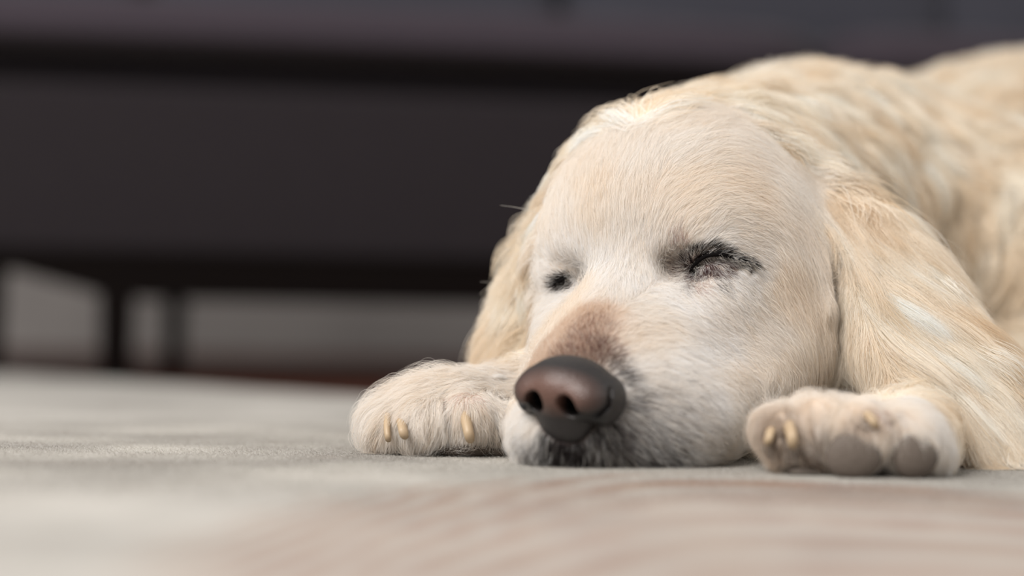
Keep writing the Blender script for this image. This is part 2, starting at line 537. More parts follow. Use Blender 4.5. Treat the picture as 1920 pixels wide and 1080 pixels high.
# ------------------------------------------------------------------ coat
# comb map: pixel of the photograph where the hair is looked at, the way it runs there
# (x right, y down), length and height of the coat in cm, colour, region
HD, EA, FE, BO, FP, NP = range(6)
CR_ = (251, 245, 238); WH = (252, 249, 246); TN = (250, 241, 230); BD = (247, 237, 221); ER = (249, 239, 224); TP = (220, 206, 192); BRN = (224, 203, 184)  # TP: taupe with the shade on the near toes put in
GUIDES = [
 # muzzle
 (1050, 640, -.5, -.6, .45, .10, BRN, HD), (1110, 610, .1, -1, .4, .08, BRN, HD), (1100, 660, .1, -1, .3, .05, BRN, HD),
 (1010, 650, -.9, -.3, .6, .15, TN, HD), (1060, 590, -.3, -1, .6, .1, TN, HD), (1180, 640, .8, -.5, .6, .12, CR_, HD),
 (1180, 700, 1, 0, .7, .15, WH, HD), (1210, 760, 1, .25, .8, .18, WH, HD), (1190, 820, .7, .7, .9, .2, WH, HD),
 (1120, 850, .15, 1, .9, .2, WH, HD), (1050, 855, -.15, 1, .8, .2, WH, HD), (980, 830, -.5, .9, .7, .18, WH, HD),
 (1300, 700, .9, .35, .9, .18, WH, HD), (1290, 800, .9, .45, 1.0, .2, WH, HD), (1260, 860, .6, .6, 1.0, .2, WH, HD),
 (1370, 840, .8, .5, 1.1, .22, CR_, HD), (1380, 740, .7, .65, 1.0, .2, CR_, HD), (1230, 600, .9, .2, .7, .12, CR_, HD),
 # between the eyes, forehead
 (1150, 540, .05, -1, .7, .12, WH, HD), (1190, 480, .05, -1, .9, .14, WH, HD), (1100, 500, -.1, -1, .8, .12, WH, HD),
 (1180, 400, 0, -1, 1.1, .16, CR_, HD), (1110, 400, -.15, -1, 1.0, .16, TN, HD), (1200, 300, .1, -1, 1.3, .2, CR_, HD),
 (1120, 300, -.3, -1, 1.3, .2, CR_, HD), (1240, 420, .3, -.9, 1.1, .15, CR_, HD), (1300, 380, .8, -.5, 1.2, .16, TN, HD),
 (1300, 280, .7, -.6, 1.4, .2, CR_, HD), (1390, 370, 1, .1, 1.4, .18, TN, HD), (1400, 280, .9, .2, 1.5, .22, CR_, HD),
 (1470, 400, .8, .6, 1.6, .2, CR_, HD), (1480, 320, .8, .6, 1.8, .25, CR_, HD), (1320, 225, .5, -.6, 1.6, .22, CR_, HD),
 # near eye surround
 (1235, 500, -.8, -.2, .5, .1, WH, HD, .6), (1262, 503, -1, .1, .35, .09, CR_, HD, .4), (1270, 478, -.6, -.8, .38, .1, CR_, HD, .4), (1275, 525, -.4, .8, .4, .09, WH, HD, .4),
 (1265, 450, -.05, -.9, .45, .1, CR_, HD, .5), (1300, 466, .25, -.9, .4, .1, CR_, HD, .4), (1330, 455, .8, -.6, .55, .12, WH, HD, .45), (1360, 455, .95, -.25, .65, .12, WH, HD, .45),
 (1395, 468, .95, .3, .6, .11, WH, HD, .45), (1425, 488, .85, .55, .7, .1, WH, HD, .5), (1302, 540, .15, 1, .4, .06, WH, HD, .4), (1330, 522, .35, .95, .3, .05, WH, HD, .4),
 (1362, 520, .65, .75, .4, .06, WH, HD, .4), (1395, 520, .85, .55, .5, .07, WH, HD, .45), (1330, 425, .6, -.7, .8, .13, CR_, HD, .8), (1400, 440, .95, .2, .9, .13, CR_, HD, .8),
 (1290, 570, .4, .9, .7, .12, WH, HD), (1370, 560, .65, .8, .8, .12, WH, HD), (1420, 620, .7, .75, 1.0, .14, CR_, HD),
 (1330, 620, .75, .6, .8, .12, WH, HD), (1480, 520, .5, .9, 1.2, .16, TN, HD), (1520, 560, .25, 1, 1.4, .2, TN, HD),
 (1470, 680, .5, .9, 1.2, .18, TN, HD), (1540, 680, .2, 1, 1.2, .18, TN, HD), (1530, 470, .4, 1, 2.2, .3, CR_, HD),
 # far side of the face
 (1055, 470, -.4, -.9, .8, .12, WH, HD), (1020, 520, -.8, -.3, .8, .14, WH, HD), (1030, 580, -.7, .6, .8, .14, WH, HD),
 (1060, 550, -.2, .9, .5, .08, WH, HD), (1040, 420, -.5, -.9, 1.2, .2, CR_, HD), (1060, 350, -.4, -.9, 1.4, .25, CR_, HD),
 # near ear
 (1575, 420, .1, 1, 4.6, .45, ER, EA), (1620, 430, .35, .95, 5.0, .5, ER, EA), (1605, 540, .15, 1, 5.2, .5, ER, EA),
 (1640, 600, .3, .95, 5.5, .5, ER, EA), (1700, 560, .65, .75, 5.5, .5, ER, EA), (1720, 660, .6, .8, 5.5, .5, ER, EA),
 (1640, 690, .25, 1, 4.0, .5, ER, EA), (1700, 720, .6, .75, 5, .5, ER, EA), (1780, 700, .6, .85, 5.5, .55, ER, EA), (1830, 780, .35, .95, 5, .55, ER, EA),
 (1812, 790, .45, .9, 4.0, .45, ER, EA), (1830, 845, .3, .95, 3.2, .4, ER, EA), (1765, 728, .7, .7, 4.5, .45, ER, EA, 1.2), (1700, 715, .6, .8, 3.5, .4, ER, EA, 1.2), (1860, 850, .3, .9, 4, .45, ER, EA),
 # far ear
 (995, 500, -.2, 1, 3.0, .35, ER, FE), (965, 600, -.4, .95, 3.2, .35, ER, FE), (930, 660, -.55, .85, 3.0, .3, ER, FE),
 # neck, shoulders, body
 (1300, 170, .4, -.3, 3.5, .7, BD, BO), (1420, 150, .5, -.1, 3.8, .8, BD, BO), (1500, 240, .9, .5, 3.8, .7, BD, BO),
 (1600, 300, .7, .8, 3.8, .7, BD, BO), (1600, 150, .8, .2, 3.8, .8, BD, BO), (1700, 250, .6, .8, 4, .8, BD, BO),
 (1750, 380, .1, 1, 4, .8, BD, BO), (1850, 300, .6, .8, 4, .8, BD, BO), (1800, 140, .9, .3, 4, .8, BD, BO),
 (1820, 480, -.5, .75, 4, .8, BD, BO), (1880, 560, -.6, .7, 4, .8, BD, BO), (1900, 420, -.1, .9, 4, .8, BD, BO),
 (1900, 720, .3, .95, 3.5, .5, BD, BO), (1900, 820, .2, .95, 3, .4, BD, BO),
 # far paw
 (950, 715, -.9, .25, 1.2, .15, CR_, FP), (880, 725, -.6, .6, 1.2, .15, CR_, FP), (800, 715, -.8, .5, 2.0, .38, CR_, FP),
 (740, 745, -.8, .7, 2.4, .42, CR_, FP), (715, 790, -.55, .9, 2.3, .38, CR_, FP), (790, 775, -.3, 1, 2.1, .32, CR_, FP),
 (850, 790, -.1, 1, 1.8, .3, CR_, FP), (920, 780, .3, .95, 1.5, .26, CR_, FP), (760, 830, 0, 1, 1.0, .15, TN, FP),
 # near paw
 (1460, 750, -.7, .4, 1.0, .15, CR_, NP), (1540, 745, -.2, .7, 1.0, .15, CR_, NP), (1620, 745, .3, .6, 1.0, .12, CR_, NP),
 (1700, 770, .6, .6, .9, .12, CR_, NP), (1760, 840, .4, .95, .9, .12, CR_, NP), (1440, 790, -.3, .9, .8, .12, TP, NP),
 (1540, 800, .2, 1, 1.2, .14, TN, NP), (1650, 800, .1, 1, .7, .1, CR_, NP), (1660, 860, 0, 1, .8, .12, CR_, NP),
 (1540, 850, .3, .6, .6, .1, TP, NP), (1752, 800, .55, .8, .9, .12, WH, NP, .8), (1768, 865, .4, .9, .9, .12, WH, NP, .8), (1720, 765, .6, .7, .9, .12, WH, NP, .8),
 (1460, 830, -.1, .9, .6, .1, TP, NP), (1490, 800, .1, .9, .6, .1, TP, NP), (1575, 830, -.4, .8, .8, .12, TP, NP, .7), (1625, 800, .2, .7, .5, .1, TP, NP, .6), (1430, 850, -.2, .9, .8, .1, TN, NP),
]
GP, GD, GL, GH, GC, GR, GS = [], [], [], [], [], [], []
for gd_ in GUIDES:
    px, py, dx, dy, ln, ht, c, rg = gd_[:8]
    h = hit(px, py)
    if h is None:
        print('guide misses', px, py); continue
    d = CR * dx - CU * dy
    d /= np.linalg.norm(d)
    if rg == BO: d = d + np.array([.1, .25, 0])
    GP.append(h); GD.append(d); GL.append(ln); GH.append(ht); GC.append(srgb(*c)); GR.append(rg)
    GS.append(gd_[8] if len(gd_) > 8 else {HD: 1.0, EA: 1.6, FE: 1.4, BO: 5.0, FP: 1.0, NP: 1.0}[rg])
for p, d in (((60, 160, 25), (.8, .6, -.1)), ((45, 135, 10), (.5, .2, -.8)), ((75, 160, 12), (.4, -.2, -.9)), ((62, 145, 8), (.6, -.2, -.8)),
             ((50, 170, 20), (.6, .5, -.5)), ((10, 125, 12), (-.2, .6, -.8)), ((30, 140, 26), (.8, .6, 0)), ((2, 103, 8), (-.3, .6, -.7)),
             ((30, 100, 3), (.4, 0, -.9))):
    GP.append(np.array(p, float)); d = np.array(d, float); GD.append(d / np.linalg.norm(d)); GL.append(3.5); GH.append(.6)
    GC.append(srgb(*BD)); GR.append(BO); GS.append(6.0)
GP, GD, GL, GH, GC, GR, GS = map(np.array, (GP, GD, GL, GH, GC, GR, GS))
KC = np.concatenate([GD, GL[:, None], GH[:, None], GC], 1)          # interpolated together


def field(P):
    out = np.zeros((len(P), KC.shape[1]))
    for a in range(0, len(P), 50000):
        q = P[a:a + 50000]
        d2 = ((q[:, None, :] - GP[None]) ** 2).sum(2)
        lw = -d2 / (GS ** 2)[None] - np.log(GS)[None] * .5
        lw -= lw.max(1, keepdims=True)
        w = np.exp(lw)
        out[a:a + 50000] = (w @ KC) / w.sum(1, keepdims=True)
    return out


def region(P):
    out = np.zeros(len(P), int)
    for a in range(0, len(P), 50000):
        q = P[a:a + 50000]
        d2 = ((q[:, None, :] - GP[None]) ** 2).sum(2) / (GS ** 2)[None]
        out[a:a + 50000] = GR[d2.argmin(1)]
    return out


# marks and painted shade in the coat: pixel, radius cm, share of hairs, colour, length factor
MARKS = [
 (1108, 615, .9, .4, (160, 122, 104), .8), (1092, 655, .9, .6, (144, 108, 96), .6), (1130, 662, .7, .6, (130, 100, 90), .6), (1045, 678, .6, .4, (160, 126, 110), .7),
 (1150, 690, .5, .5, (110, 96, 90), .6), (1168, 712, .4, .5, (84, 76, 76), .6),
 (1268, 500, .5, .4, (110, 86, 80), .7), (1290, 492, .42, .7, (60, 46, 44), .7), (1310, 478, .38, .85, (34, 27, 27), .8), (1335, 467, .25, .8, (30, 25, 25), .8), (1360, 472, .22, .6, (44, 36, 34), .9), (1395, 486, .2, .5, (50, 42, 40), .9),
 (1330, 505, .45, .8, (92, 64, 64), .4), (1362, 503, .4, .6, (100, 74, 72), .4), (1305, 520, .45, .6, (104, 78, 78), .6), (1310, 538, .45, .25, (160, 126, 122), .7), (1272, 455, .45, .3, (170, 135, 125), .8),
 (1350, 530, .4, .25, (80, 66, 64), .9), (1280, 540, .5, .3, (110, 90, 88), .9),
 (1070, 500, .8, .0, (200, 190, 180), .25), (1050, 498, .7, .0, (200, 190, 180), .35), (1082, 520, .6, .0, (200, 190, 180), .35), (1060, 527, .36, .8, (40, 33, 32), .7), (1046, 534, .28, .35, (80, 68, 66), .8), (1075, 538, .28, .35, (90, 78, 74), .8),
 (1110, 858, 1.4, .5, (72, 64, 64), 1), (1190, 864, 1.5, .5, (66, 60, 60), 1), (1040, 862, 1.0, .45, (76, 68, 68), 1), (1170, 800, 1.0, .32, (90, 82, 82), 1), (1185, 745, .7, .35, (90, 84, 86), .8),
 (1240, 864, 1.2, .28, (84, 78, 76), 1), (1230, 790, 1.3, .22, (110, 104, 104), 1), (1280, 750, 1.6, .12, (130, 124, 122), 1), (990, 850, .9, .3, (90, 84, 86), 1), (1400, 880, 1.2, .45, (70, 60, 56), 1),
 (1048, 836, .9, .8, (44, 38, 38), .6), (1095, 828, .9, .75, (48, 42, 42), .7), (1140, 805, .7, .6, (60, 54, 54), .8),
 (1500, 870, .9, .5, (60, 52, 48), .8), (860, 838, 1.0, .6, (60, 50, 46), .8), (790, 845, .8, .4, (80, 68, 62), .8), (930, 835, .8, .6, (84, 70, 60), .8),  # dark hairs under the paws: shade of the hollows put into the colour
 (1450, 790, .8, .4, (150, 132, 118), .9), (1462, 835, .6, .5, (120, 104, 92), .9), (1520, 850, .7, .4, (140, 122, 108), .9), (1610, 800, .5, .4, (130, 112, 100), .8), (1670, 800, .6, .3, (160, 144, 132), .8), (1556, 800, .5, .3, (150, 136, 124), .8), (1545, 820, .8, .3, (150, 135, 125), .8), (875, 745, .5, .15, (210, 176, 164), .8), (1640, 775, .5, .3, (190, 160, 150), .6),  # near paw: dirty hairs, with the toes' shade put into their colour
]
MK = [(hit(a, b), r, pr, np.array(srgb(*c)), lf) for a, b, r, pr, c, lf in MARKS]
MK += [(h_ + CU * .12, .3, .95, np.array(srgb(26, 20, 20)), .8) for h_ in SLN[1:-1] + SLF[1:-1]]
MK = [q for q in MK if q[0] is not None]

# pigment of the skin under the coat
pig = np.tile(np.array(srgb(238, 222, 205)), (len(V), 1))
def stain(p, r, c, amt=1.0):
    if p is None: return
    d = np.sqrt(((V - p) ** 2).sum(1)) / r
    w = (np.clip(1.3 - d, 0, 1) * amt)[:, None]
    pig[:] = pig * (1 - w) + np.array(srgb(*c)) * w
stain(NC - NR[0] * .8, 2.9, (88, 70, 66)); stain(NC - NR[0] * .4 - NR[2] * 2.4, 2.0, (60, 50, 50))
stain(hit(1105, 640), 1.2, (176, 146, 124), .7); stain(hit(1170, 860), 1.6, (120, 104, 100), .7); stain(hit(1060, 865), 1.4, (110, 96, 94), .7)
for h_ in SLN + SLF: stain(h_, .5, (34, 24, 25), 1.0)
for a, b, r in ((1275, 498, .5), (1300, 492, .5), (1330, 485, .5), (1330, 502, .5), (1365, 490, .5), (1395, 495, .35), (1057, 527, .5), (1045, 530, .4)): stain(hit(a, b), r, (92, 66, 66), .8)
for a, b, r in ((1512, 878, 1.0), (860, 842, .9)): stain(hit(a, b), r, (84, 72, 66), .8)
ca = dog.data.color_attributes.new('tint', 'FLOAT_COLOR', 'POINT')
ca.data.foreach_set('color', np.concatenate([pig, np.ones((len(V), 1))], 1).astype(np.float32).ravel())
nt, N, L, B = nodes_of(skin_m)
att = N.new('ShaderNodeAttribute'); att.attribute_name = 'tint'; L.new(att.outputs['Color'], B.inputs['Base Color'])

# places where no hair grows: pads, claws, nose
PADS = [(W(1600, 858, 79.8), .84), (W(1716, 856, 80.2), .8), (W(850, 845, 89.2), .7)]

# triangles of the skin
T = np.concatenate([F[:, [0, 1, 2]], F[:, [0, 2, 3]]])
A, Bv, Cv = V[T[:, 0]], V[T[:, 1]], V[T[:, 2]]
cr_ = np.cross(Bv - A, Cv - A); area = np.linalg.norm(cr_, axis=1) / 2
cen = (A + Bv + Cv) / 3; nrm = cr_ / np.maximum(2 * area[:, None], 1e-9)
reg = region(cen)
px_, py_ = proj(cen)
view = cen - CO; view /= np.linalg.norm(view, axis=1, keepdims=True)
away = (nrm * view).sum(1) > .3
infr = (px_ > -60) & (px_ < 2000) & (py_ > -60) & (py_ < 1140)
DENS = {HD: 1200, EA: 680, FE: 260, BO: 55, FP: 900, NP: 620}
q_ = 1.0
dens = np.zeros(len(T))
for k_, v_ in DENS.items(): dens[reg == k_] = v_ * q_
dens[(reg == HD) & (cen[:, 1] > 100)] *= .4
dens[away] *= .12
dens[~infr] *= .4
dens[cen[:, 2] < .25] = 0
num = RNG.poisson(area * dens)
tid = np.repeat(np.arange(len(T)), num)
r1 = np.sqrt(RNG.random(len(tid))); r2 = RNG.random(len(tid))
P0 = A[tid] * (1 - r1)[:, None] + Bv[tid] * (r1 * (1 - r2))[:, None] + Cv[tid] * (r1 * r2)[:, None]
ok = np.ones(len(P0), bool)
ok &= NG.sample((P0 - NC) @ NR.T) > -.02
for h_ in SLN[1:-1] + SLF[1:-1]:
    ok &= ((P0 - h_) ** 2).sum(1) > .25 ** 2
    ok &= ((P0 - (h_ - CU * .18)) ** 2).sum(1) > .25 ** 2
for c, r in PADS: ok &= ((P0 - c) ** 2).sum(1) > r * r
P0, tid = P0[ok], tid[ok]
rg = region(P0)


def grow(P0, rg, K):
    n = len(P0)
    f0 = field(P0)
    ln = f0[:, 3] * RNG.uniform(.65, 1.15, n); ht = f0[:, 4] * RNG.uniform(.5, 1.3, n)
    col = f0[:, 5:8].copy()
    # natural variation from hair to hair
    col *= RNG.normal(1, .045, (n, 1)) * np.array([1, 1, 1])
    warm = RNG.random(n) < .10
    col[warm] *= np.array([.93, .86, .78])
    pale = RNG.random(n) < .15
    col[pale] = col[pale] * .4 + np.array([.9, .87, .82]) * .6
    # broad patches of warmer and paler coat
    qx = P0 * .9
    pt = np.sin(qx[:, 0] * 1.1 + 2 * np.sin(qx[:, 2] * .7)) * np.sin(qx[:, 2] * 1.3 + qx[:, 1] * .5 + 1)
    amt = np.where(np.isin(rg, (BO, EA, FE)), .10, .03) * pt
    col *= 1 + amt[:, None] * np.array([.4, .8, 1.3])
    col *= np.minimum(1, .93 / col.max(1))[:, None]
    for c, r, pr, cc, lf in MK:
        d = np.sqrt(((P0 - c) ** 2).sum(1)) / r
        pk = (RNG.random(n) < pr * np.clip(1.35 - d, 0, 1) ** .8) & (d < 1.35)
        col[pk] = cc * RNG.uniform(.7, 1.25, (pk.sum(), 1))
        ln *= np.where(d < 1, 1 - (1 - lf) * (1 - d), 1)
    pts = np.zeros((n, K, 3)); pts[:, 0] = P0
    p = P0.copy()
    jit = RNG.normal(0, 1, (n, 3))
    jf = np.where(np.isin(rg, (BO,)), .16, .085)
    fly = RNG.random(n) < .07
    lng = np.isin(rg, (BO, EA, FE))
    jf[fly] *= np.where(lng[fly], 1.8, 2.6); ht = np.where(fly, ht * np.where(lng, 1.3, 2.2) + .05, ht)
    _, gr = g.sample(p, True)
    for s in range(1, K):
        t = s / (K - 1)
        fd = f0[:, :3] if s == 1 else field(p)[:, :3]
        fd = fd + jit * jf[:, None]
        d = fd - gr * (fd * gr).sum(1)[:, None]
        d /= np.maximum(np.linalg.norm(d, axis=1, keepdims=True), 1e-5)
        p = p + d * (ln / (K - 1))[:, None]
        val, gr = g.sample(p, True)
        want = ht * (1 - (1 - min(1, t * 1.6)) ** 2) * (1.0 if t < .7 else 1 + .25 * (t - .7))
        mv = np.clip(want - val, -.30 * ln / (K - 1), 3)
        p = p + gr * mv[:, None]
        p[:, 2] = np.maximum(p[:, 2], .04)
        pts[:, s] = p
    return pts, ln, col


def clump(pts, roots, spacing, amount, power=1.3, wave=0.0):
    """gather hairs into locks around guide hairs"""
    n, K, _ = pts.shape
    m_ = max(4, int(n * spacing))
    gi = RNG.choice(n, m_, replace=False)
    kd = KDTree(m_)
    for i, q in enumerate(roots[gi]): kd.insert(q, i)
    kd.balance()
    near = np.fromiter((kd.find(q)[1] for q in roots), int, n)
    G = pts[gi].copy()
    if wave:
        t = np.linspace(0, 1, K)
        tang = G[:, -1] - G[:, 0]; tang /= np.maximum(np.linalg.norm(tang, axis=1, keepdims=True), 1e-5)
        side = np.cross(tang, RNG.normal(0, 1, (m_, 3))); side /= np.linalg.norm(side, axis=1, keepdims=True)
        ph = RNG.uniform(0, 6.28, m_)
        off = (np.sin(ph[:, None] + t[None] * 6) - np.sin(ph)[:, None]) * t[None] * wave
        G += side[:, None, :] * off[:, :, None]
    t = np.linspace(0, 1, K) ** power
    am = amount * RNG.uniform(.35, 1.0, n)
    sep = np.linalg.norm(roots - roots[gi][near], axis=1)
    lean = ((pts[:, -1] - pts[:, 0]) * (G[near][:, -1] - G[near][:, 0])).sum(1)
    am *= np.clip(1.6 - sep / (2.5 * np.median(sep) + 1e-6), 0, 1) * (lean > 0)
    out = pts + (G[near] - pts) * (am[:, None] * t[None])[:, :, None]
    out[:, :, 2] = np.maximum(out[:, :, 2], .04)
    return out, near


fur_m = bpy.data.materials.new('coat_hair'); fur_m.use_nodes = True
nt = fur_m.node_tree; nt.nodes.clear()
out_ = nt.nodes.new('ShaderNodeOutputMaterial')
df = nt.nodes.new('ShaderNodeBsdfPrincipled'); df.inputs['Roughness'].default_value = .45
df.inputs['Specular IOR Level'].default_value = .22
tr = nt.nodes.new('ShaderNodeBsdfTranslucent'); mx = nt.nodes.new('ShaderNodeMixShader'); mx.inputs[0].default_value = .5
att = nt.nodes.new('ShaderNodeAttribute'); att.attribute_name = 'tint'
nt.links.new(att.outputs['Color'], df.inputs['Base Color']); nt.links.new(att.outputs['Color'], tr.inputs['Color'])
nt.links.new(df.outputs[0], mx.inputs[1]); nt.links.new(tr.outputs[0], mx.inputs[2]); nt.links.new(mx.outputs[0], out_.inputs['Surface'])


def hair_object(name, pts, col, rad, parent=dog, mat=fur_m, taper=.25):
    n, K, _ = pts.shape
    cu = bpy.data.hair_curves.new(name)
    cu.add_curves([K] * n)
    cu.attributes['position'].data.foreach_set('vector', (pts * CM).astype(np.float32).ravel())
    ra = cu.attributes.get('radius') or cu.attributes.new('radius', 'FLOAT', 'POINT')
    t = np.linspace(0, 1, K)
    prof = 1 - (1 - taper) * t ** 1.5
    r = (np.asarray(rad).reshape(-1, 1) * prof[None] * CM) * np.ones((n, 1))
    ra.data.foreach_set('value', r.astype(np.float32).ravel())
    ca = cu.attributes.new('tint', 'FLOAT_COLOR', 'CURVE')
    ca.data.foreach_set('color', np.concatenate([np.clip(col, 0, .97), np.ones((n, 1))], 1).astype(np.float32).ravel())
    cu.materials.append(mat)
    o = bpy.data.objects.new(name, cu); COL.objects.link(o)
    o.parent = parent
    return o


SPEC = {HD: ('head_fur', 6, .06, .38, 1.3, .0, .0047), EA: ('ear_fur', 12, .006, .84, .8, .4, .0052), FE: ('ear_fur', 8, .02, .8, 1.0, .2, .008),
        BO: ('body_fur', 9, .014, .85, .9, .8, .017), FP: ('paw_fur', 8, .016, .85, 1.0, .2, .005), NP: ('paw_fur', 6, .05, .6, 1.2, .05, .006)}
if True:
    for k_, (nm, K, sp, am, pw, wv, rd) in SPEC.items():
        sel = rg == k_
        pts, ln, col = grow(P0[sel], rg[sel], K)
        lift = np.stack([g.sample(pts[:, q]) for q in range(K)], 1).max(1)      # hairs that left the body
        good = lift < (.55 if k_ in (HD, NP) else 1.6)
        sel[np.nonzero(sel)[0][~good]] = False
        pts, ln, col = pts[good], ln[good], col[good]
        pts, near = clump(pts, P0[sel], sp, am, pw, wv)
        if 1:                       # locks differ a little in tone
            tone = RNG.normal(1, {BO: .09, EA: .11, FE: .08, FP: .05, NP: .05, HD: .03}[k_], near.max() + 1)[near]
            col = col * (1 + (tone - 1)[:, None] * np.array([.7, 1.0, 1.4]))
            col *= np.minimum(1, .93 / col.max(1))[:, None]
        rr = rd / math.sqrt(min(1, q_)) * RNG.uniform(.7, 1.2, sel.sum())
        hair_object(nm, pts, col, rr)

# closed lids: dark rim of the upper lid with lashes
rim_m = material('eyelid_rim_skin', srgb(10, 7, 7), .8)
rim_m.node_tree.nodes['Principled BSDF'].inputs['Specular IOR Level'].default_value = .08


def tube(name, pts, rads, mat, parent, seg=10):
    pts = np.asarray(pts, float); n = len(pts); vs, fs = [], []
    for i in range(n):
        t = pts[min(i + 1, n - 1)] - pts[max(i - 1, 0)]; t /= np.linalg.norm(t)
        a_ = np.cross(t, (0.1, 1, .2)); a_ /= np.linalg.norm(a_); b_ = np.cross(t, a_)
        for q in range(seg):
            th = 2 * math.pi * q / seg
            vs.append(pts[i] + (a_ * math.cos(th) + b_ * math.sin(th)) * rads[i])
    for i in range(n - 1):
        for q in range(seg):
            fs.append((i * seg + q, i * seg + (q + 1) % seg, (i + 1) * seg + (q + 1) % seg, (i + 1) * seg + q))
    fs += [tuple(range(seg)), tuple(range((n - 1) * seg, n * seg))[::-1]]
    return mesh_obj(name, vs, fs, mat, parent)


def smooth_path(P, n=24):
    P = np.asarray(P, float); t = np.linspace(0, 1, len(P)); tt = np.linspace(0, 1, n)
    out = np.stack([np.interp(tt, t, P[:, i]) for i in range(P.shape[1])], 1)
    for _ in range(3): out[1:-1] = (out[:-2] + 2 * out[1:-1] + out[2:]) / 4
    return out


def eyelid(path, rad, nlash, ldir, llen, tone):
    hp = smooth_path(path, 24)
    _, gn = g.sample(hp, True)
    n = len(hp)
    rads = rad * np.sin(np.linspace(.25, math.pi - .2, n)) ** .6
    rim = tube('eyelid', hp + CU * .15 - CF * .1, rads, rim_m, dog)
    k = RNG.uniform(.05, .98, nlash)
    idx = (k * (n - 1)).astype(int)
    root = hp[idx] + CU * .2 - CF * .08 + RNG.normal(0, .03, (nlash, 3))
    dx = np.interp(k, (0, .5, 1), ldir[0]) + RNG.normal(0, .18, nlash); dy = np.interp(k, (0, .5, 1), ldir[1]) + RNG.normal(0, .15, nlash)
    D = CR[None] * dx[:, None] - CU[None] * dy[:, None]; D /= np.linalg.norm(D, axis=1, keepdims=True)
    ln = llen * RNG.uniform(.5, 1.1, nlash) * np.interp(k, (0, .4, 1), (.5, 1, 1))
    t = np.linspace(0, 1, 6)
    P = root[:, None] + D[:, None] * (t[None, :, None] * ln[:, None, None]) + gn[idx][:, None] * (.16 * np.sin(t * 2.4))[None, :, None] * ln[:, None, None]
    P[:, :, 2] -= (t ** 2 * .12)[None] * ln[:, None]
    c = np.where(RNG.random((nlash, 1)) < tone, np.array([[.012, .01, .01]]), np.array([[.80, .76, .70]]))
    hair_object('eyelash', P, c, .0065, rim, taper=.3)


if True:
    eyelid(SLN, .1, 340, ((.85, .7, .9), (.35, .65, .45)), .6, .6)
    eyelid(SLF[:3], .09, 26, ((-.8, -.6, -.3), (.6, .8, .9)), .35, .8)
    for path, Y, r in (([(1040, 412), (1000, 396), (965, 388), (938, 385)], (95, 94), .012), ([(1010, 468), (975, 470), (945, 492), (928, 515)], (97, 96), .012),
                       ([(995, 522), (965, 528), (930, 530), (900, 528)], (98, 97), .012), ([(992, 672), (970, 662), (955, 655), (948, 651)], (86, 85), .010),
                       ([(1000, 560), (960, 575), (920, 590)], (98, 97), .01), ([(990, 450), (960, 462), (935, 480)], (99, 98), .01)):
        pp = smooth_path(path, 12)
        P = np.array([[W(a, b, Y[0] + (Y[1] - Y[0]) * i / 11) for i, (a, b) in enumerate(pp)]])
        hair_object('whisker', P, np.array([[.8, .77, .72]]), r, dog, taper=.25)


# ------------------------------------------------------------------ room
FZ = -0.8                                                # floor below the rug's top
floor_m = material('dark_wood_floor', srgb(74, 44, 34), 0.7)
floor_m.node_tree.nodes['Principled BSDF'].inputs['Specular IOR Level'].default_value = .12
nt, N, L, B = nodes_of(floor_m)
tc = N.new('ShaderNodeTexCoord'); mp = N.new('ShaderNodeMapping'); mp.inputs['Scale'].default_value = (8, 1.2, 1)
nz = N.new('ShaderNodeTexNoise'); nz.inputs['Scale'].default_value = 4; nz.inputs['Detail'].default_value = 6
rp = N.new('ShaderNodeValToRGB'); rp.color_ramp.elements[0].color = (*srgb(52, 25, 17), 1); rp.color_ramp.elements[1].color = (*srgb(88, 46, 32), 1)
L.new(tc.outputs['Object'], mp.inputs[0]); L.new(mp.outputs[0], nz.inputs['Vector']); L.new(nz.outputs['Fac'], rp.inputs[0]); L.new(rp.outputs[0], B.inputs['Base Color'])
fl_o = mesh_obj('floor', [(-400, -200, FZ), (400, -200, FZ), (400, 520, FZ), (-400, 520, FZ)], [(0, 1, 2, 3)], floor_m, smooth=False)
tag(fl_o, kind='structure')
wall_m = material('grey_plaster', srgb(150, 146, 142), 0.9)
nt, N, L, B = nodes_of(wall_m)
tc = N.new('ShaderNodeTexCoord')
nz = N.new('ShaderNodeTexNoise'); nz.inputs['Scale'].default_value = 2.2; nz.inputs['Detail'].default_value = 3
rp = N.new('ShaderNodeValToRGB'); rp.color_ramp.elements[0].color = (*srgb(118, 114, 112), 1); rp.color_ramp.elements[1].color = (*srgb(178, 172, 168), 1)
L.new(tc.outputs['Object'], nz.inputs['Vector']); L.new(nz.outputs['Fac'], rp.inputs[0]); L.new(rp.outputs[0], B.inputs['Base Color'])
wl = mesh_obj('wall_back', [(-400, 520, FZ), (400, 520, FZ), (400, 520, 260), (-400, 520, 260), (-400, 528, FZ), (400, 528, FZ), (400, 528, 260), (-400, 528, 260)],
              [(0, 1, 2, 3), (5, 4, 7, 6), (3, 2, 6, 7), (4, 0, 3, 7), (1, 5, 6, 2), (4, 5, 1, 0)], wall_m, smooth=False)
tag(wl, kind='structure')

# rug: polygon with a little thickness
e1 = np.array([-60.0, 234]); e2 = np.array([-13.0, 174]); dv = (e2 - e1) / np.linalg.norm(e2 - e1); pv = np.array([-dv[1], dv[0]])
corner = e2 + dv * 8
RUGP = [corner - dv * 150, corner, corner + pv * 105, corner + pv * 170 + dv * 330, corner - dv * 150 + dv * 100 - pv * 100 + np.array([-60, -250])]
RUGP = [np.array([-150., 190]), corner - dv * 82, RUGP[1], RUGP[2], np.array([190, -30.]), np.array([0, -60.]), np.array([-190, -30.])]
rm = bpy.data.materials.new('woven_beige_rug'); rm.use_nodes = True
nt, N, L, B = nodes_of(rm)
B.inputs['Roughness'].default_value = .95; B.inputs['Specular IOR Level'].default_value = .1
B.inputs['Sheen Weight'].default_value = .15


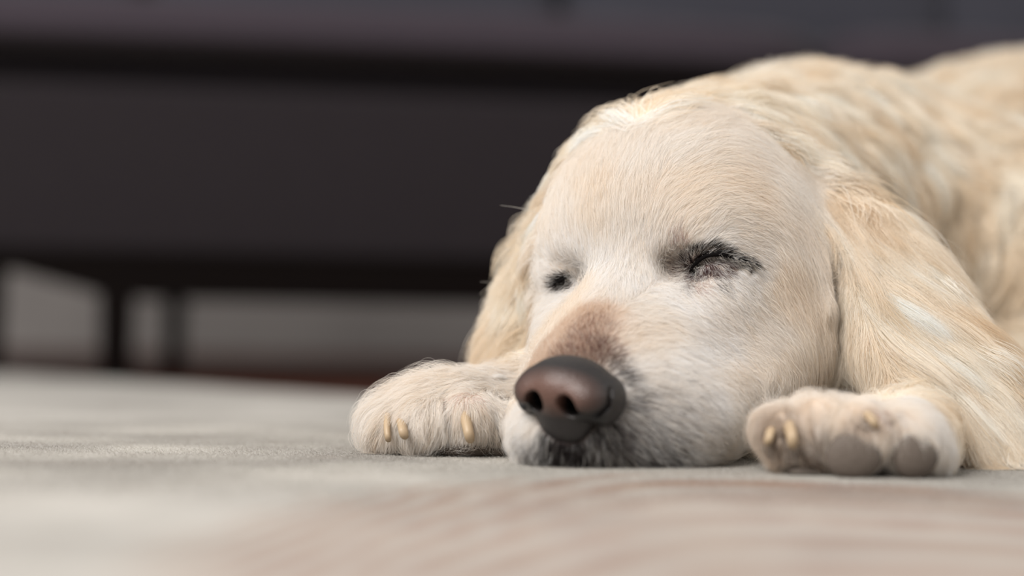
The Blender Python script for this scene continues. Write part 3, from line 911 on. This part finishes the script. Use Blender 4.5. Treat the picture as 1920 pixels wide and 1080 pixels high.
def rug_pattern(nt):
    """colour of the rug at a place on it, shared by ground and pile"""
    N, L = nt.nodes, nt.links
    def n(t, **kw):
        x = N.new(t)
        for k, v in kw.items(): x.inputs[k].default_value = v
        return x
    def mth(op, a, b=None, c=None, clamp=False):
        x = N.new('ShaderNodeMath'); x.operation = op; x.use_clamp = clamp
        for i, q in enumerate((a, b, c)):
            if q is None: continue
            if isinstance(q, (int, float)): x.inputs[i].default_value = q
            else: L.new(q, x.inputs[i])
        return x.outputs[0]
    def mix(f, a, b):
        x = N.new('ShaderNodeMix'); x.data_type = 'RGBA'
        for i, q in ((0, f), (6, a), (7, b)):
            if isinstance(q, tuple): x.inputs[i].default_value = (*q, 1)
            elif isinstance(q, (int, float)): x.inputs[i].default_value = q
            else: L.new(q, x.inputs[i])
        return x.outputs[2]
    geo = N.new('ShaderNodeNewGeometry')
    sep = n('ShaderNodeSeparateXYZ'); L.new(geo.outputs['Position'], sep.inputs[0])
    X, Y = sep.outputs[0], sep.outputs[1]
    big = n('ShaderNodeTexNoise', Scale=9.0, Detail=4.0); L.new(geo.outputs['Position'], big.inputs['Vector'])
    mid = n('ShaderNodeTexNoise', Scale=28.0, Detail=4.0); L.new(geo.outputs['Position'], mid.inputs['Vector'])
    fine = n('ShaderNodeTexNoise', Scale=420.0, Detail=3.0); L.new(geo.outputs['Position'], fine.inputs['Vector'])
    # faded ground: warm white with greyer drifts
    g1 = mth('MULTIPLY_ADD', big.outputs['Fac'], 3.2, -1.15, clamp=True)
    c = mix(g1, srgb(152, 148, 142), srgb(186, 182, 175))
    g2 = mth('MULTIPLY_ADD', mid.outputs['Fac'], 3.5, -1.9, clamp=True)
    c = mix(mth('MULTIPLY', g2, .7), c, srgb(150, 143, 135))
    # large brown leaf in front of the dog
    dx = mth('SUBTRACT', X, .08); dy = mth('SUBTRACT', Y, .50)
    e = mth('ADD', mth('POWER', mth('ABSOLUTE', mth('DIVIDE', dx, .165)), 2.0), mth('POWER', mth('ABSOLUTE', mth('DIVIDE', dy, .30)), 2.0))
    e = mth('ADD', e, mth('MULTIPLY_ADD', mid.outputs['Fac'], .7, -.35))
    leaf = mth('MULTIPLY_ADD', e, -3.0, 3.3, clamp=True)
    # curved ribs of the leaf
    cx = mth('SUBTRACT', X, .08)
    lf = mth('MINIMUM', cx, 0.0); rt = mth('MAXIMUM', cx, 0.0)
    bend = mth('ADD', mth('MULTIPLY', mth('MULTIPLY', lf, lf), 20.0), mth('MULTIPLY', mth('MULTIPLY', rt, rt), 4.0))
    ang = mth('ADD', mth('MULTIPLY', mth('ADD', Y, bend), 100.0), mth('MULTIPLY', mid.outputs['Fac'], 3.0))
    rib = mth('MULTIPLY_ADD', mth('SINE', ang), .7, .5, clamp=True)
    brown = mix(mth('MULTIPLY_ADD', mid.outputs['Fac'], 4.0, -1.6, clamp=True), srgb(146, 122, 106), srgb(126, 92, 76))
    c = mix(mth('MULTIPLY', leaf, mth('MULTIPLY_ADD', rib, .96, .03)), c, brown)
    c = mix(mth('MULTIPLY_ADD', fine.outputs['Fac'], 1.6, -.55, clamp=True), mix(.14, c, srgb(120, 112, 104)), c)
    return c, fine, mid


c, fine, mid = rug_pattern(nt)
L.new(c, B.inputs['Base Color'])
bmp = N.new('ShaderNodeBump'); bmp.inputs['Strength'].default_value = .7; bmp.inputs['Distance'].default_value = .0012
L.new(fine.outputs['Fac'], bmp.inputs['Height']); L.new(bmp.outputs['Normal'], B.inputs['Normal'])
n6 = len(RUGP)
rv = [(p[0], p[1], 0) for p in RUGP] + [(p[0], p[1], FZ) for p in RUGP]
rug = mesh_obj('rug', rv, [tuple(range(n6))[::-1], tuple(range(n6, 2 * n6))] + [(i, (i + 1) % n6, n6 + (i + 1) % n6, n6 + i) for i in range(n6)], rm, smooth=False)
tag(rug, 'beige low pile rug with a faded brown leaf pattern, spread under the dog', 'rug')
# pile fibres where the lens is sharp
pile_m = material('rug_pile_fibre', (.6, .6, .6), .9)
nt, N, L, B = nodes_of(pile_m)
c, _, _ = rug_pattern(nt); L.new(c, B.inputs['Base Color']); B.inputs['Specular IOR Level'].default_value = .1
if True:
    npile = int(240000 * q_)
    yy = 62 + 66 * RNG.beta(2.0, 2.8, npile); xx = 4 + 46 * (RNG.beta(1.9, 1.9, npile) * 2 - 1)
    base = np.stack([xx, yy, np.full(npile, -.02)], 1)
    tip = RNG.normal(0, .05, (npile, 3)); tip[:, 2] = RNG.uniform(.05, .10, npile)
    pp = np.stack([base, base + tip * [.3, .3, .55], base + tip * [1.2, 1.2, 1]], 1)
    o = hair_object('rug_pile', pp, np.full((npile, 3), .6), .006, rug, pile_m, .6)
    tag(o, kind='stuff')

# ------------------------------------------------------------------ sofa
SO = np.array([-47.0, 235.0]); SA = math.radians(9.5)
sx = np.array([math.cos(SA), math.sin(SA)]); sy = np.array([-math.sin(SA), math.cos(SA)])


def sofa_pt(a, b, z):
    q = SO + sx * a + sy * b
    return (q[0], q[1], z)


sofa = bpy.data.objects.new('sofa', None); COL.objects.link(sofa)
sofa.location = (SO[0] * CM, SO[1] * CM, FZ * CM); sofa.rotation_euler = (0, 0, SA)
bpy.context.view_layer.update()
tag(sofa, 'low dark charcoal fabric sofa on slim black legs behind the dog', 'sofa')


def sbox(name, a0, a1, b0, b1, z0, z1, mat, bev=1.0, seg=4, puff=0.0, parent=None, taper=0.0):
    """soft-edged box in sofa space, optionally bulging like a cushion"""
    import bmesh
    bm = bmesh.new(); bmesh.ops.create_cube(bm, size=1)
    for v in bm.verts:
        x, y, z = v.co
        k = 1 - taper * (.5 - z)
        v.co = Vector(((a0 + a1) / 2 + x * (a1 - a0) * k, (b0 + b1) / 2 + y * (b1 - b0) * k, (z0 + z1) / 2 + z * (z1 - z0)))
    if puff:
        bmesh.ops.subdivide_edges(bm, edges=bm.edges[:], cuts=10, use_grid_fill=True)
        c = Vector(((a0 + a1) / 2, (b0 + b1) / 2, (z0 + z1) / 2)); hs = Vector(((a1 - a0) / 2, (b1 - b0) / 2, (z1 - z0) / 2))
        for v in bm.verts:
            q = Vector(((v.co.x - c.x) / hs.x, (v.co.y - c.y) / hs.y, (v.co.z - c.z) / hs.z))
            for i in range(3):
                j, k = (i + 1) % 3, (i + 2) % 3
                if abs(q[i]) > .999:
                    v.co[i] += math.copysign(puff * (1 - q[j] ** 2) * (1 - q[k] ** 2), q[i])
            r = (q[0] ** 8 + q[1] ** 8 + q[2] ** 8) ** .125
            if r > 1: v.co = c + (v.co - c) / (1 + (r - 1) * .8)
    else:
        bmesh.ops.bevel(bm, geom=bm.edges[:], offset=bev, segments=seg, affect='EDGES', profile=.5)
    vs = [sofa_pt(v.co.x, v.co.y, v.co.z) for v in bm.verts]; fs = [[v.index for v in f.verts] for f in bm.faces]
    bm.free()
    return mesh_obj(name, vs, fs, mat, parent or sofa)


def fabric(name, c0, c1, scale=120):
    mt = material(name, c0, .9)
    nt, N, L, B = nodes_of(mt)
    B.inputs['Specular IOR Level'].default_value = .15; B.inputs['Sheen Weight'].default_value = .1
    tc = N.new('ShaderNodeTexCoord'); nz = N.new('ShaderNodeTexNoise'); nz.inputs['Scale'].default_value = scale; nz.inputs['Detail'].default_value = 4
    rp = N.new('ShaderNodeValToRGB'); rp.color_ramp.elements[0].color = (*c0, 1); rp.color_ramp.elements[1].color = (*c1, 1)
    L.new(tc.outputs['Object'], nz.inputs['Vector']); L.new(nz.outputs['Fac'], rp.inputs[0]); L.new(rp.outputs[0], B.inputs['Base Color'])
    bp = N.new('ShaderNodeBump'); bp.inputs['Strength'].default_value = .3; bp.inputs['Distance'].default_value = .002
    L.new(nz.outputs['Fac'], bp.inputs['Height']); L.new(bp.outputs['Normal'], B.inputs['Normal'])
    return mt


char_m = fabric('charcoal_upholstery', srgb(31, 27, 30), srgb(41, 36, 39))
cush_m = fabric('seat_cushion_fabric', srgb(54, 48, 55), srgb(67, 60, 67))
pill_m = fabric('pillow_fabric', srgb(56, 56, 64), srgb(74, 74, 82))
wood_m = material('black_stained_wood', srgb(12, 7, 6), .85)
wood_m.node_tree.nodes['Principled BSDF'].inputs['Specular IOR Level'].default_value = .08
sbox('front_panel', -60, 175, 0, 70, 14.6, 34.6, char_m, 1.2)
sbox('seat_deck', -58, 173, 5, 70, 34.4, 39.6, char_m, .6)
for a, w_ in ((-60, 148), (88.5, 86)):
    sbox('seat_cushion', a, a + w_, -3, 60, 39.2, 45.4, cush_m, puff=.6)
sbox('backrest', -60, 175, 62, 82, 34, 84, char_m, 3)
for a, w_ in ((-56, 56), (4, 56), (64, 56), (122, 50)):
    sbox('back_cushion', a, a + w_, 42, 60, 45.6, 80, pill_m, puff=2.5)
# wooden apron with a raised opening at its left end
prof = [(-60, 14.8), (175, 14.8), (175, 9.2), (3.5, 9.2), (-2, 9.6), (-12, 12.2), (-60, 12.2)]
vs = [sofa_pt(a, 1.0, z) for a, z in prof] + [sofa_pt(a, 4.5, z) for a, z in prof]
n7 = len(prof)
mesh_obj('apron', vs, [tuple(range(n7)), tuple(range(n7, 2 * n7))[::-1]] + [(i, n7 + i, n7 + (i + 1) % n7, (i + 1) % n7) for i in range(n7)], wood_m, sofa, smooth=False)
for a, b, w_ in ((-2.2, 1, 4.2), (-17.5, 1, 4.2), (5, 60, 3.2), (168, 1, 4.2), (168, 62, 4.2)):
    sbox('leg', a, a + w_, b, b + w_, FZ, 12.6, wood_m, .3, 2, taper=.12)
